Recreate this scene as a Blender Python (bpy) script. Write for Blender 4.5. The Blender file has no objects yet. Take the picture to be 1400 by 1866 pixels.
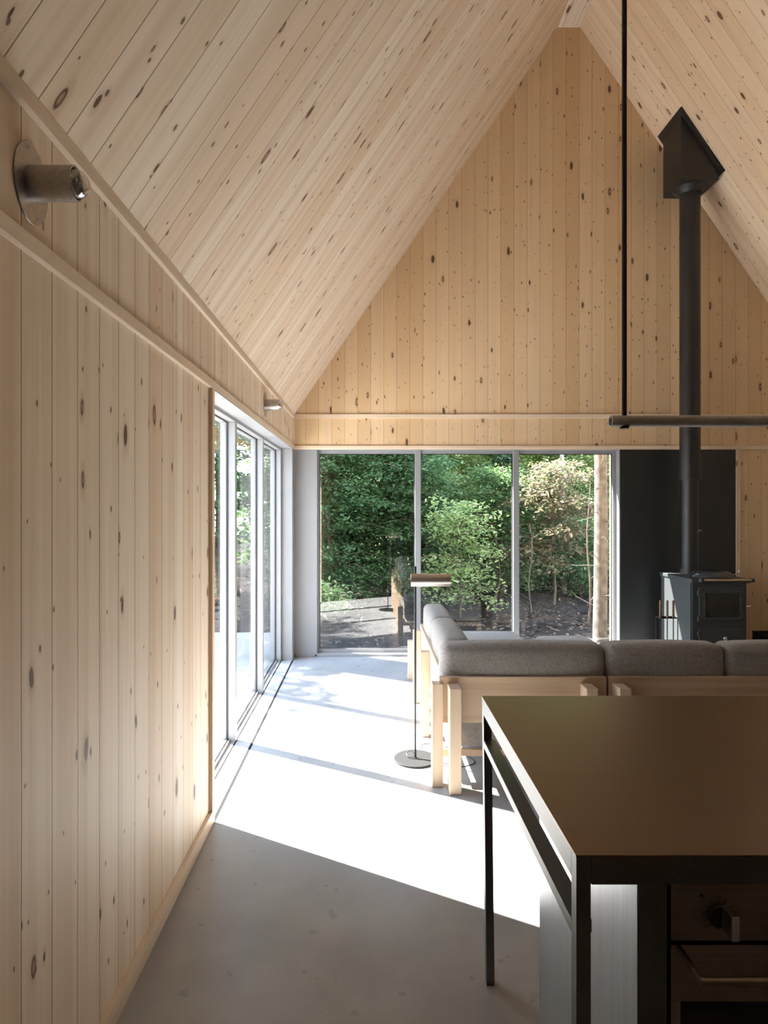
import bpy, bmesh, math, random
import numpy as np
from mathutils import Vector, Matrix
sc = bpy.context.scene
COL = sc.collection
random.seed(7)

# ------------------------------------------------------------------ camera
cam_d = bpy.data.cameras.new('camera'); cam = bpy.data.objects.new('camera', cam_d); COL.objects.link(cam)
cam.location = (0, 0, 1.5); cam.rotation_euler = (math.pi/2, 0, 0)
cam_d.sensor_fit = 'VERTICAL'; cam_d.sensor_height = 36.0; cam_d.lens = 36.0*1125/1866
cam_d.shift_x = 28/1866; cam_d.shift_y = -13/1866
cam_d.clip_start = 0.02; cam_d.clip_end = 200
sc.camera = cam

# ------------------------------------------------------------------ sky, sun, exposure
SKY = 1.5; SUN = 14.5; EXPO = 2.65
world = bpy.data.worlds.new('sky'); sc.world = world; world.use_nodes = True
wn = world.node_tree; bg = wn.nodes['Background']
tc = wn.nodes.new('ShaderNodeTexCoord'); sep = wn.nodes.new('ShaderNodeSeparateXYZ'); ramp = wn.nodes.new('ShaderNodeValToRGB')
wn.links.new(tc.outputs['Generated'], sep.inputs[0]); wn.links.new(sep.outputs['Z'], ramp.inputs[0])
ramp.color_ramp.elements[0].position = 0.0; ramp.color_ramp.elements[0].color = (.88, .94, 1, 1)
ramp.color_ramp.elements[1].position = 0.6; ramp.color_ramp.elements[1].color = (.55, .72, 1, 1)
wn.links.new(ramp.outputs[0], bg.inputs['Color']); bg.inputs['Strength'].default_value = SKY
sd = bpy.data.lights.new('sun', 'SUN'); sd.energy = SUN; sd.angle = math.radians(.6); sd.color = (1, .95, .87)
sun = bpy.data.objects.new('sun', sd); COL.objects.link(sun)
el = math.radians(47.2)
D = Vector((.88*math.cos(el), -.476*math.cos(el), -math.sin(el)))
sun.rotation_euler = D.to_track_quat('-Z', 'Y').to_euler(); sun.location = (-8, 9, 10)
vs = sc.view_settings
vs.view_transform = 'Standard'; vs.look = 'None'; vs.exposure = EXPO; vs.gamma = 1.0; vs.use_curve_mapping = False
sc.cycles.max_bounces = 12; sc.cycles.diffuse_bounces = 8; sc.cycles.glossy_bounces = 6
sc.cycles.transparent_max_bounces = 24; sc.cycles.sample_clamp_indirect = 20.0
sc.cycles.use_denoising = True

# ------------------------------------------------------------------ material helpers
class NT:
    def __init__(s, name):
        s.m = bpy.data.materials.new(name); s.m.use_nodes = True
        s.t = s.m.node_tree; s.b = s.t.nodes.get('Principled BSDF')
        s.out = s.t.nodes.get('Material Output')
    def new(s, t, **k):
        n = s.t.nodes.new(t)
        for a, v in k.items(): setattr(n, a, v)
        return n
    def put(s, inp, v):
        if isinstance(v, bpy.types.NodeSocket): s.t.links.new(v, inp)
        elif isinstance(v, (tuple, list)) and len(v) == 3 and inp.type == 'RGBA': inp.default_value = (*v, 1)
        else: inp.default_value = v
    def math(s, op, a, b=None, c=None, clamp=False):
        n = s.new('ShaderNodeMath', operation=op); n.use_clamp = clamp
        s.put(n.inputs[0], a)
        if b is not None: s.put(n.inputs[1], b)
        if c is not None: s.put(n.inputs[2], c)
        return n.outputs[0]
    def comb(s, x, y, z):
        n = s.new('ShaderNodeCombineXYZ')
        for i, v in enumerate((x, y, z)): s.put(n.inputs[i], v)
        return n.outputs[0]
    def mix(s, f, a, b, blend='MIX'):
        n = s.new('ShaderNodeMix', data_type='RGBA', blend_type=blend)
        s.put(n.inputs['Factor'], f)
        s.put(n.inputs[6], a); s.put(n.inputs[7], b)
        return n.outputs[2]
    def step(s, x, a, b):   # smooth 0..1 ramp from a to b
        n = s.new('ShaderNodeMapRange', interpolation_type='SMOOTHSTEP'); n.clamp = True
        s.put(n.inputs[0], x); s.put(n.inputs[1], a); s.put(n.inputs[2], b); s.put(n.inputs[3], 0.0); s.put(n.inputs[4], 1.0)
        return n.outputs[0]
    def noise(s, vec, scale, detail=3, rough=.5, dims='3D', w=None):
        n = s.new('ShaderNodeTexNoise', noise_dimensions=dims)
        if vec is not None: s.put(n.inputs['Vector'], vec)
        n.inputs['Scale'].default_value = scale; n.inputs['Detail'].default_value = detail; n.inputs['Roughness'].default_value = rough
        return n.outputs['Fac']
    def bump(s, h, strength, dist=.002):
        n = s.new('ShaderNodeBump'); n.inputs['Strength'].default_value = strength; n.inputs['Distance'].default_value = dist
        s.put(n.inputs['Height'], h); s.t.links.new(n.outputs[0], s.b.inputs['Normal'])
    def objco(s):
        t = s.new('ShaderNodeTexCoord'); p = s.new('ShaderNodeSeparateXYZ'); s.t.links.new(t.outputs['Object'], p.inputs[0])
        return t.outputs['Object'], p.outputs[0], p.outputs[1], p.outputs[2]

def simple(name, col, rough=.5, metal=0.0, spec=.5, noise=0.0, nscale=8):
    n = NT(name)
    n.b.inputs['Roughness'].default_value = rough; n.b.inputs['Metallic'].default_value = metal
    n.b.inputs['Specular IOR Level'].default_value = spec
    if noise:
        v, x, y, z = n.objco(); f = n.noise(v, nscale, 4)
        f = n.step(f, .3, .7)
        n.put(n.b.inputs['Base Color'], n.mix(f, tuple(c*(1-noise) for c in col), tuple(min(1, c*(1+noise)) for c in col)))
    else: n.put(n.b.inputs['Base Color'], col)
    return n.m

BW = .129   # board cover width
def boards(name, ua, va, off=0.0, vscale=1.0, seed=0.0, tint=(1, 1, 1), gs=.85, k2gate=.66):
    n = NT(name); vec, X, Y, Z = n.objco(); ax = {'X': X, 'Y': Y, 'Z': Z}
    u = n.math('DIVIDE', n.math('SUBTRACT', ax[ua], off), BW)
    v = n.math('MULTIPLY', ax[va], vscale)
    bid = n.math('FLOOR', u); fu = n.math('FRACT', u)
    wn_ = n.new('ShaderNodeTexWhiteNoise', noise_dimensions='2D'); n.put(wn_.inputs['Vector'], n.comb(bid, seed, 0)); r1 = wn_.outputs['Value']
    w2 = n.new('ShaderNodeTexWhiteNoise', noise_dimensions='2D'); n.put(w2.inputs['Vector'], n.comb(bid, seed+5.3, 0)); r2 = w2.outputs['Value']
    um = n.math('MULTIPLY', u, BW)
    vs_ = n.math('ADD', v, n.math('MULTIPLY', r2, 40.0))
    # knots: two cell patterns, most cells empty
    def knots(su, sv, lo, hi, gate, sd):
        p = n.comb(n.math('MULTIPLY', um, su), n.math('MULTIPLY', vs_, sv), sd)
        wob = n.new('ShaderNodeTexNoise'); n.put(wob.inputs['Vector'], p); wob.inputs['Scale'].default_value = 2.2
        pp = n.new('ShaderNodeVectorMath', operation='MULTIPLY_ADD'); n.put(pp.inputs[0], wob.outputs['Color']); pp.inputs[1].default_value = (.10, .10, 0); n.put(pp.inputs[2], p)
        vo = n.new('ShaderNodeTexVoronoi', voronoi_dimensions='2D', feature='F1'); n.put(vo.inputs['Vector'], pp.outputs[0]); vo.inputs['Scale'].default_value = 1.0
        cs = n.new('ShaderNodeSeparateColor'); n.put(cs.inputs[0], vo.outputs['Color'])
        R = n.math('MULTIPLY_ADD', n.math('POWER', cs.outputs[0], 2.2), hi-lo, lo)
        on = n.math('GREATER_THAN', cs.outputs[1], gate)
        q = n.math('DIVIDE', vo.outputs['Distance'], R)
        k = n.math('MULTIPLY', n.math('SUBTRACT', 1.0, n.step(q, .75, 1.1)), on)
        core = n.math('MULTIPLY', n.math('SUBTRACT', 1.0, n.step(q, .3, .7)), on)
        halo = n.math('MULTIPLY', n.math('SUBTRACT', 1.0, n.step(q, .8, 2.6)), on)
        return k, core, halo, cs.outputs[2]
    k1, c1, h1, t1 = knots(8.0, 3.0, .035, .135, .50, 1.0)
    k2, c2, h2, t2 = knots(13.0, 7.0, .04, .085, k2gate, 7.0)
    halo = n.math('MAXIMUM', h1, n.math('MULTIPLY', h2, .5))
    # grain: long fibres that part round the knots
    g1 = n.noise(n.comb(n.math('MULTIPLY', um, 55.0), n.math('MULTIPLY', vs_, .9), n.math('MULTIPLY', halo, .7)), 1.0, 4, .55)
    g2 = n.noise(n.comb(n.math('MULTIPLY', um, 14.0), n.math('MULTIPLY', vs_, .35), n.math('MULTIPLY', halo, .5)), 1.0, 2, .5)
    cA = tuple(a*b for a, b in zip((.82, .715, .585), tint)); cB = tuple(a*b for a, b in zip((.72, .575, .425), tint)); cC = tuple(a*b for a, b in zip((.85, .765, .655), tint))
    base = n.mix(n.math('MULTIPLY', n.math('POWER', r1, 1.3), .9), cA, cB)
    base = n.mix(n.math('MULTIPLY', n.math('GREATER_THAN', r2, .62), .6), base, cC)
    base = n.mix(n.math('MULTIPLY', n.step(g2, .42, .72), .50), base, (.64, .47, .32))
    base = n.mix(n.math('MULTIPLY', n.step(g1, .45, .7), .20), base, (.58, .43, .29))
    base = n.mix(n.math('MULTIPLY', halo, .30), base, (.45, .28, .15))
    kcol = n.mix(n.math('MULTIPLY', c1, n.math('GREATER_THAN', t1, .5)), (.10, .045, .025), (.42, .25, .165))
    base = n.mix(n.math('MULTIPLY', k1, .92), base, kcol)
    base = n.mix(n.math('MULTIPLY', k2, .8), base, (.11, .055, .025))
    e = n.math('MINIMUM', fu, n.math('SUBTRACT', 1.0, fu))
    gr = n.math('SUBTRACT', 1.0, n.step(e, .005, .020))
    base = n.mix(n.math('MULTIPLY', gr, gs), base, (.20, .095, .035))
    n.put(n.b.inputs['Base Color'], base)
    n.b.inputs['Roughness'].default_value = .55; n.b.inputs['Specular IOR Level'].default_value = .3
    h = n.math('SUBTRACT', n.math('MULTIPLY', g1, .08), gr)
    n.bump(h, .6, .002)
    return n.m

def plain_wood(name, axis, a, b, fine=70, knot=True):
    """squared timber with fibres along one axis"""
    n = NT(name); vec, X, Y, Z = n.objco()
    k = {'X': (.9, fine, fine), 'Y': (fine, .9, fine), 'Z': (fine, fine, .9)}[axis]
    m = n.new('ShaderNodeVectorMath', operation='MULTIPLY'); n.put(m.inputs[0], vec); m.inputs[1].default_value = k
    g = n.noise(m.outputs[0], .6, 5, .6)
    m2 = n.new('ShaderNodeVectorMath', operation='MULTIPLY'); n.put(m2.inputs[0], vec); m2.inputs[1].default_value = tuple(q*.16 for q in k)
    g2 = n.noise(m2.outputs[0], 1.0, 2)
    c = n.mix(n.step(g, .35, .7), a, b); c = n.mix(n.math('MULTIPLY', n.step(g2, .4, .7), .45), c, b)
    if knot:
        m3 = n.new('ShaderNodeVectorMath', operation='MULTIPLY'); n.put(m3.inputs[0], vec)
        m3.inputs[1].default_value = {'X': (3, 9, 9), 'Y': (9, 3, 9), 'Z': (9, 9, 3)}[axis]
        vo = n.new('ShaderNodeTexVoronoi'); n.put(vo.inputs['Vector'], m3.outputs[0]); vo.inputs['Scale'].default_value = 1.0
        cs = n.new('ShaderNodeSeparateColor'); n.put(cs.inputs[0], vo.outputs['Color'])
        kk = n.math('MULTIPLY', n.math('SUBTRACT', 1.0, n.step(vo.outputs['Distance'], .08, .13)), n.math('GREATER_THAN', cs.outputs[0], .4))
        c = n.mix(n.math('MULTIPLY', kk, .8), c, (.16, .08, .04))
    n.put(n.b.inputs['Base Color'], c); n.b.inputs['Roughness'].default_value = .5; n.b.inputs['Specular IOR Level'].default_value = .3
    n.bump(g, .15, .001)
    return n.m

def glassy(name, r0=.045, tint=(1, 1, 1), gloss_rough=0.0):
    """thin glazing: clear, with a mirror share that grows towards grazing view"""
    n = NT(name); n.t.nodes.remove(n.b)
    ge = n.new('ShaderNodeNewGeometry'); d = n.new('ShaderNodeVectorMath', operation='DOT_PRODUCT')
    n.put(d.inputs[0], ge.outputs['Incoming']); n.put(d.inputs[1], ge.outputs['Normal'])
    c = n.math('ABSOLUTE', d.outputs['Value'])
    f = n.math('POWER', n.math('SUBTRACT', 1.0, c, clamp=True), 5.0)
    F = n.math('MULTIPLY_ADD', f, 1-r0, r0, clamp=True)
    tr = n.new('ShaderNodeBsdfTransparent'); tr.inputs[0].default_value = (*tint, 1)
    gl = n.new('ShaderNodeBsdfGlossy'); gl.inputs['Roughness'].default_value = gloss_rough
    mx = n.new('ShaderNodeMixShader'); n.put(mx.inputs[0], F); n.put(mx.inputs[1], tr.outputs[0]); n.put(mx.inputs[2], gl.outputs[0])
    n.t.links.new(mx.outputs[0], n.out.inputs[0])
    return n.m

def concrete(name, a, b, rough=.38, seam=None):
    n = NT(name); vec, X, Y, Z = n.objco()
    f = n.step(n.noise(vec, 2.1, 4, .5), .25, .75); f2 = n.step(n.noise(vec, 13, 4, .5), .2, .8)
    c = n.mix(f, a, b); c = n.mix(n.math('MULTIPLY', f2, .10), c, tuple(q*.72 for q in a))
    m = n.new('ShaderNodeVectorMath', operation='MULTIPLY'); n.put(m.inputs[0], vec); m.inputs[1].default_value = (26, 15, 1)
    sp = n.noise(m.outputs[0], 1.0, 3, .7)
    c = n.mix(n.math('MULTIPLY', n.step(sp, .70, .78), .22), c, tuple(q*.4 for q in a))
    if seam is not None:
        d = n.math('ABSOLUTE', n.math('SUBTRACT', Y, seam))
        c = n.mix(n.math('SUBTRACT', 1.0, n.step(d, .0008, .0035)), c, tuple(q*.3 for q in a))
    n.put(n.b.inputs['Base Color'], c)
    n.put(n.b.inputs['Roughness'], n.math('MULTIPLY_ADD', f2, .12, rough))
    n.b.inputs['Specular IOR Level'].default_value = .5
    
    return n.m

def brushed(name, col, rough, axis=0, aniso=.0):
    n = NT(name); vec, X, Y, Z = n.objco()
    k = [160, 160, 160]; k[axis] = 2
    m = n.new('ShaderNodeVectorMath', operation='MULTIPLY'); n.put(m.inputs[0], vec); m.inputs[1].default_value = k
    g = n.noise(m.outputs[0], 1.0, 3)
    n.put(n.b.inputs['Base Color'], n.mix(n.step(g, .3, .7), tuple(c*.93 for c in col), tuple(min(1, c*1.07) for c in col)))
    n.b.inputs['Metallic'].default_value = 1.0
    n.put(n.b.inputs['Roughness'], n.math('MULTIPLY_ADD', g, .08, rough-.04))
    n.bump(g, .04, .0005)
    return n.m

def galvanised(name, a, b, rough=.36, metal=1.0):
    n = NT(name); vec, X, Y, Z = n.objco()
    vo = n.new('ShaderNodeTexVoronoi'); n.put(vo.inputs['Vector'], vec); vo.inputs['Scale'].default_value = 130
    cs = n.new('ShaderNodeSeparateColor'); n.put(cs.inputs[0], vo.outputs['Color'])
    n.put(n.b.inputs['Base Color'], n.mix(cs.outputs[0], a, b)); n.b.inputs['Metallic'].default_value = metal
    n.put(n.b.inputs['Roughness'], n.math('MULTIPLY_ADD', cs.outputs[1], .12, rough))
    return n.m

def fabric(name, a, b):
    n = NT(name); vec, X, Y, Z = n.objco()
    def w(k):
        m = n.new('ShaderNodeVectorMath', operation='MULTIPLY'); n.put(m.inputs[0], vec); m.inputs[1].default_value = k
        return n.noise(m.outputs[0], 1.0, 3, .6)
    g = n.math('ADD', w((420, 420, 60)), w((60, 60, 420)))
    n.put(n.b.inputs['Base Color'], n.mix(n.step(g, .8, 1.2), a, b))
    n.b.inputs['Roughness'].default_value = .9; n.b.inputs['Specular IOR Level'].default_value = .15
    n.b.inputs['Sheen Weight'].default_value = .15
    n.bump(g, .35, .002)
    return n.m

def leafmat(name, cols, transl=.55):
    n = NT(name); ge = n.new('ShaderNodeNewGeometry')
    r = n.new('ShaderNodeValToRGB'); n.put(r.inputs[0], ge.outputs['Random Per Island'])
    els = r.color_ramp.elements
    els[0].color = (*cols[0], 1); els[0].position = 0; els[1].color = (*cols[-1], 1); els[1].position = 1
    for i, c in enumerate(cols[1:-1]): e = els.new((i+1)/(len(cols)-1)); e.color = (*c, 1)
    n.put(n.b.inputs['Base Color'], r.outputs[0]); n.b.inputs['Roughness'].default_value = .5
    n.b.inputs['Specular IOR Level'].default_value = .35
    t = n.new('ShaderNodeBsdfTranslucent'); n.put(t.inputs[0], r.outputs[0])
    mx = n.new('ShaderNodeMixShader'); mx.inputs[0].default_value = transl
    n.t.links.new(n.b.outputs[0], mx.inputs[1]); n.t.links.new(t.outputs[0], mx.inputs[2]); n.t.links.new(mx.outputs[0], n.out.inputs[0])
    return n.m

SL = 1.4695; SEC = math.sqrt(1+SL*SL)/SL     # roof pitch (rise over run)
M = {}
M['wall_left'] = boards('pine boards left wall', 'Y', 'Z', off=.0363, seed=1, tint=(1.05, 1.06, 1.06), k2gate=.80)
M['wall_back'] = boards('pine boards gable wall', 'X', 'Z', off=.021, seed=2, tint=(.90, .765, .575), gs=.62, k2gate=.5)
M['ceiling'] = boards('pine boards ceiling', 'Y', 'Z', off=.076, vscale=SEC, seed=3, tint=(1.07, 1.06, 1.05), gs=.7, k2gate=.62)
M['ceiling_right_dim'] = boards('pine boards dimmed right slope', 'Y', 'Z', off=.05, vscale=SEC, seed=9, tint=(.97, .89, .78), gs=.6, k2gate=.55)  # same pine as the left slope; dimmer, warmer light is put into this tint
M['ridge'] = boards('pine boards ridge', 'X', 'Y', off=1.92, seed=4)
M['wall_front'] = simple('darkened unseen end wall', (.09, .075, .062), .6)  # unseen wall behind the camera, made dark to keep the foreground in shade
M['trim_y'] = plain_wood('pine trim along wall', 'Y', (.82, .71, .58), (.72, .59, .45))
M['trim_x'] = plain_wood('pine trim across gable', 'X', (.82, .69, .54), (.70, .54, .39))
M['trim_z'] = plain_wood('pine trim upright', 'Z', (.80, .66, .50), (.68, .52, .37))
M['sofa_x'] = plain_wood('maple board across', 'X', (.58, .44, .31), (.46, .32, .21), 30, False)
M['sofa_y'] = plain_wood('maple board lengthwise', 'Y', (.58, .44, .31), (.46, .32, .21), 30, False)
M['sofa_z'] = plain_wood('maple post', 'Z', (.56, .45, .34), (.48, .37, .27), 40, False)
M['floor'] = concrete('polished concrete', (.285, .292, .302), (.385, .394, .408), .26, seam=2.90)
M['patio'] = concrete('patio slab', (.38, .38, .375), (.45, .45, .445), .7)
M['white'] = simple('light grey painted aluminium', (.29, .294, .30), .35)
M['gasket'] = simple('dark gasket', (.02, .02, .022), .6)
M['track'] = simple('sliding track metal', (.40, .405, .41), .4)
M['groove'] = simple('track slot', (.02, .021, .022), .9, 0, .1)
M['glass'] = glassy('window glass', .10)
M['bulb'] = glassy('bulb glass', .42)
M['galv'] = galvanised('galvanised steel', (.42, .40, .38), (.50, .485, .465))
M['galv_pipe'] = galvanised('galvanised pipe', (.50, .50, .505), (.58, .58, .585), .42, .35)
M['blacksteel'] = simple('black steel', (.018, .017, .016), .45, 0, .4)
M['flue'] = simple('matt black flue', (.022, .021, .021), .42, 0, .45)
M['panelblack'] = simple('black heat shield sheet', (.020, .021, .021), .38, 0, .45)
M['castiron'] = simple('grey enamelled cast iron', (.050, .056, .060), .40, 0, .5)
M['stoveglass'] = simple('sooted stove glass', (.012, .012, .012), .06, 0, .6)
M['lid'] = simple('dark enamel lid', (.03, .036, .045), .18, 0, .6)
M['brass'] = simple('brass rail', (.62, .52, .36), .3, 1.0)
M['chrome'] = simple('chrome', (.75, .74, .72), .2, 1.0)
M['handlewood'] = simple('brown turned wood', (.24, .12, .065), .5)
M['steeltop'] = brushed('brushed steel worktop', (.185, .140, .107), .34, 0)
M['steelside'] = brushed('brushed steel panel', (.55, .56, .58), .30, 2)
M['steelframe'] = brushed('steel frame', (.185, .182, .178), .44, 1)
M['ovenfront'] = brushed('oven steel front', (.30, .25, .21), .36, 0)
M['ovenglass'] = simple('oven black glass', (.004, .004, .004), .08, 0, .4)
M['knobblack'] = simple('black plastic', (.01, .01, .01), .4)
M['print'] = simple('printed black marks', (.015, .013, .012), .6)
M['fabric'] = fabric('grey wool upholstery', (.20, .187, .175), (.31, .295, .28))
M['lampgrey'] = simple('dark grey lamp base', (.020, .021, .023), .6, 0, .15)
M['lampshade'] = simple('satin nickel shade', (.62, .57, .53), .36, 1.0)
M['bark_pale'] = simple('pale spruce bark', (.085, .078, .070), .9, 0, .2, .35, 14)
M['bark_dark'] = simple('dark bark', (.085, .07, .055), .9, 0, .2, .35, 10)
M['bark_birch'] = simple('birch bark', (.22, .21, .195), .8, 0, .2, .3, 9)
M['soil'] = simple('forest floor litter', (.014, .0125, .012), .95, 0, .1, .55, 3.2)
M['litter'] = leafmat('dry leaves', [(.05, .032, .02), (.10, .065, .04), (.03, .02, .013)], .1)
M['leaf_dark'] = leafmat('deep green leaves', [(.045, .10, .04), (.08, .165, .07), (.13, .24, .10), (.06, .125, .06)])
M['leaf_mid'] = leafmat('green leaves', [(.065, .13, .045), (.10, .18, .06), (.15, .24, .09), (.06, .13, .05)])
M['leaf_light'] = leafmat('light green leaves', [(.16, .26, .085), (.25, .36, .13), (.40, .50, .25), (.17, .27, .10)])
M['leaf_turn'] = leafmat('turning maple leaves', [(.10, .15, .055), (.17, .155, .11), (.17, .165, .08), (.19, .13, .10), (.08, .13, .05)], .4)
M['needle'] = leafmat('spruce needles', [(.03, .08, .045), (.05, .12, .06), (.07, .15, .075)], .25)

# ------------------------------------------------------------------ mesh helpers
def obj(name, bm, mat, parent=None, smooth=False, **props):
    me = bpy.data.meshes.new(name); bm.to_mesh(me); bm.free()
    mats = mat if isinstance(mat, (list, tuple)) else [mat]
    for m in mats: me.materials.append(M[m])
    if smooth:
        for p in me.polygons: p.use_smooth = True
        try: me.set_sharp_from_angle(angle=math.radians(40))
        except Exception: pass
    o = bpy.data.objects.new(name, me); COL.objects.link(o)
    if parent is not None:
        o.parent = parent; o.matrix_parent_inverse = Matrix.Translation(parent.location).inverted() if parent.type == 'EMPTY' else Matrix.Identity(4)
    for k, v in props.items(): o[k] = v
    return o
def thing(name, loc, label=None, category=None, group=None, kind=None):
    o = bpy.data.objects.new(name, None); o.empty_display_size = .1; o.location = loc; COL.objects.link(o)
    if label: o['label'] = label
    if category: o['category'] = category
    if group: o['group'] = group
    if kind: o['kind'] = kind
    return o
def box(bm, x0, x1, y0, y1, z0, z1, bev=0, seg=2, mi=0):
    v = [bm.verts.new(p) for p in ((x0,y0,z0),(x1,y0,z0),(x1,y1,z0),(x0,y1,z0),(x0,y0,z1),(x1,y0,z1),(x1,y1,z1),(x0,y1,z1))]
    fs = [bm.faces.new([v[i] for i in f]) for f in ((3,2,1,0),(4,5,6,7),(0,1,5,4),(1,2,6,5),(2,3,7,6),(3,0,4,7))]
    for f in fs: f.material_index = mi
    if bev:
        es = list({e for f in fs for e in f.edges})
        bmesh.ops.bevel(bm, geom=es, offset=bev, segments=seg, profile=.5, affect='EDGES')
    return bm
def BM(*boxes, bev=0, seg=2):
    bm = bmesh.new()
    for b in boxes: box(bm, *b, bev=bev, seg=seg)
    return bm
def prism_y(bm, pts, y0, y1, mi=0):
    """polygon in x,z pushed along y"""
    a = [bm.verts.new((x, y0, z)) for x, z in pts]; b = [bm.verts.new((x, y1, z)) for x, z in pts]
    n = len(pts); fs = [bm.faces.new(a), bm.faces.new(b[::-1])]
    for i in range(n): fs.append(bm.faces.new((a[i], b[i], b[(i+1) % n], a[(i+1) % n])))
    for f in fs: f.material_index = mi
    return fs
def fix(bm): bmesh.ops.recalc_face_normals(bm, faces=bm.faces); return bm
def cyl(bm, p0, p1, r0, r1=None, n=24, caps=True):
    p0 = Vector(p0); p1 = Vector(p1); r1 = r0 if r1 is None else r1
    d = (p1-p0).normalized(); q = d.to_track_quat('Z', 'Y')
    A = []; B = []
    for i in range(n):
        a = 2*math.pi*i/n; c = Vector((math.cos(a), math.sin(a), 0))
        A.append(bm.verts.new(p0+q@(c*r0))); B.append(bm.verts.new(p1+q@(c*r1)))
    for i in range(n): bm.faces.new((A[i], A[(i+1) % n], B[(i+1) % n], B[i]))
    if caps: bm.faces.new(A[::-1]); bm.faces.new(B)
    return bm
def lathe(bm, prof, origin, axis=(0, 0, 1), n=40, sx=1.0, close=False):
    """prof: (r, h) list turned round axis; sx squeezes one direction"""
    o = Vector(origin); q = Vector(axis).to_track_quat('Z', 'Y'); rings = []
    for r, h in prof:
        if r < 1e-6: rings.append([bm.verts.new(o+q@Vector((0, 0, h)))])
        else: rings.append([bm.verts.new(o+q@Vector((r*math.cos(2*math.pi*i/n)*sx, r*math.sin(2*math.pi*i/n), h))) for i in range(n)])
    for a, b in zip(rings, rings[1:]):
        if len(a) == 1 and len(b) > 1:
            for i in range(n): bm.faces.new((a[0], b[i], b[(i+1) % n]))
        elif len(b) == 1 and len(a) > 1:
            for i in range(n): bm.faces.new((a[i], b[0], a[(i+1) % n]))
        elif len(a) > 1:
            for i in range(n): bm.faces.new((a[i], b[i], b[(i+1) % n], a[(i+1) % n]))
    return fix(bm)
def tube(bm, pts, r, n=8):
    for a, b in zip(pts, pts[1:]): cyl(bm, a, b, r, n=n)
    return bm
def cushion(x0, x1, y0, y1, z0, z1, r=.035, puff=.012):
    bm = bmesh.new(); c = Vector(((x0+x1)/2, (y0+y1)/2, (z0+z1)/2)); h = Vector(((x1-x0)/2, (y1-y0)/2, (z1-z0)/2)); r = min(r, min(h)*.98)
    def grid(L):
        k = [-L + r*(1-math.cos(t*math.pi/8)) for t in range(0, 5)]
        mid = [-L+r + (2*L-2*r)*i/8 for i in range(1, 8)]
        return k+mid+[-v for v in k[::-1]]
    gs = [grid(h[i]) for i in range(3)]; cache = {}
    def vert(p):
        key = tuple(round(v, 6) for v in p)
        if key in cache: return cache[key]
        P = Vector(p); inner = Vector([max(-(h[i]-r), min(h[i]-r, P[i])) for i in range(3)]); dd = P-inner
        if dd.length > 1e-9: P = inner+dd.normalized()*r
        q = [P[i]/h[i] for i in range(3)]; add = Vector((0, 0, 0))
        for i in range(3):
            j, k = (i+1) % 3, (i+2) % 3
            if abs(q[i]) > .5: add[i] = puff*math.copysign(1, q[i])*max(0, 1-q[j]**2)*max(0, 1-q[k]**2)
        cache[key] = bm.verts.new(c+P+add); return cache[key]
    for i in range(3):
        j, k = (i+1) % 3, (i+2) % 3
        for s in (-1, 1):
            for a in range(len(gs[j])-1):
                for b in range(len(gs[k])-1):
                    vs4 = []
                    for da, db in ((0, 0), (1, 0), (1, 1), (0, 1)):
                        p = [0, 0, 0]; p[i] = s*h[i]; p[j] = gs[j][a+da]; p[k] = gs[k][b+db]; vs4.append(vert(p))
                    if len(set(vs4)) == 4:
                        try: bm.faces.new(vs4 if s > 0 else vs4[::-1])
                        except ValueError: pass
    return bm

# ------------------------------------------------------------------ the setting
XL = -.747; XF = -.7296; YB = 6.114; HEAD = 2.0477; XR = 4.70; YR = -3.6; XO = -.947
ZR = 6.228
def roofL(x): return 2.40+SL*(x+.73)
obj('floor', BM((XO-.0, XR+.2, YR-.2, YB+.25, -.12, 0)), 'floor', kind='structure')
# left wall: solid part, header over the glazing, pier at the far corner
bm = bmesh.new()
box(bm, XO, XL, YR, 2.925, 0, HEAD)
box(bm, XO, XL, YR, YB+.25, HEAD, 2.36)
box(bm, XO, XL-.001, 5.985, YB+.25, 0, HEAD)
obj('wall_left', bm, 'wall_left', kind='structure')
# gable wall with the window opening
bm = bmesh.new()
prism_y(bm, [(XO, HEAD), (XR+.2, HEAD), (XR+.2, 2.15), (2.096, ZR+.02), (1.875, ZR+.02), (XO, 2.12)], YB, YB+.25)
box(bm, XO, -.53, YB, YB+.25, 0, HEAD); box(bm, 2.484, XR+.2, YB, YB+.25, 0, HEAD)
obj('wall_back', fix(bm), 'wall_back', kind='structure')
bm = bmesh.new(); box(bm, XR, XR+.2, YR, YB, 0, 2.42)
obj('wall_right', bm, 'wall_left', kind='structure')
bm = bmesh.new()
prism_y(bm, [(XO, 0), (XR+.2, 0), (XR+.2, 2.15), (2.096, ZR+.02), (1.875, ZR+.02), (XO, 2.12)], YR-.2, YR)
obj('wall_front', fix(bm), 'wall_front', kind='structure')
bm = bmesh.new(); T = .2
prism_y(bm, [(XO-.02, roofL(XO-.02)), (1.875, ZR), (1.875, ZR+.3), (XO-.02, roofL(XO-.02)+.3)], YR-.2, YB+.25)
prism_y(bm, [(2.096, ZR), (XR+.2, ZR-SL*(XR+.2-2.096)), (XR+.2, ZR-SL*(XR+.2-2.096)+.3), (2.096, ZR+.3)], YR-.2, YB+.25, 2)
prism_y(bm, [(1.875, ZR), (2.096, ZR), (2.096, ZR+.3), (1.875, ZR+.3)], YR-.2, YB+.25, 1)
obj('ceiling', fix(bm), ['ceiling', 'ridge', 'ceiling_right_dim'], kind='structure')
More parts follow.
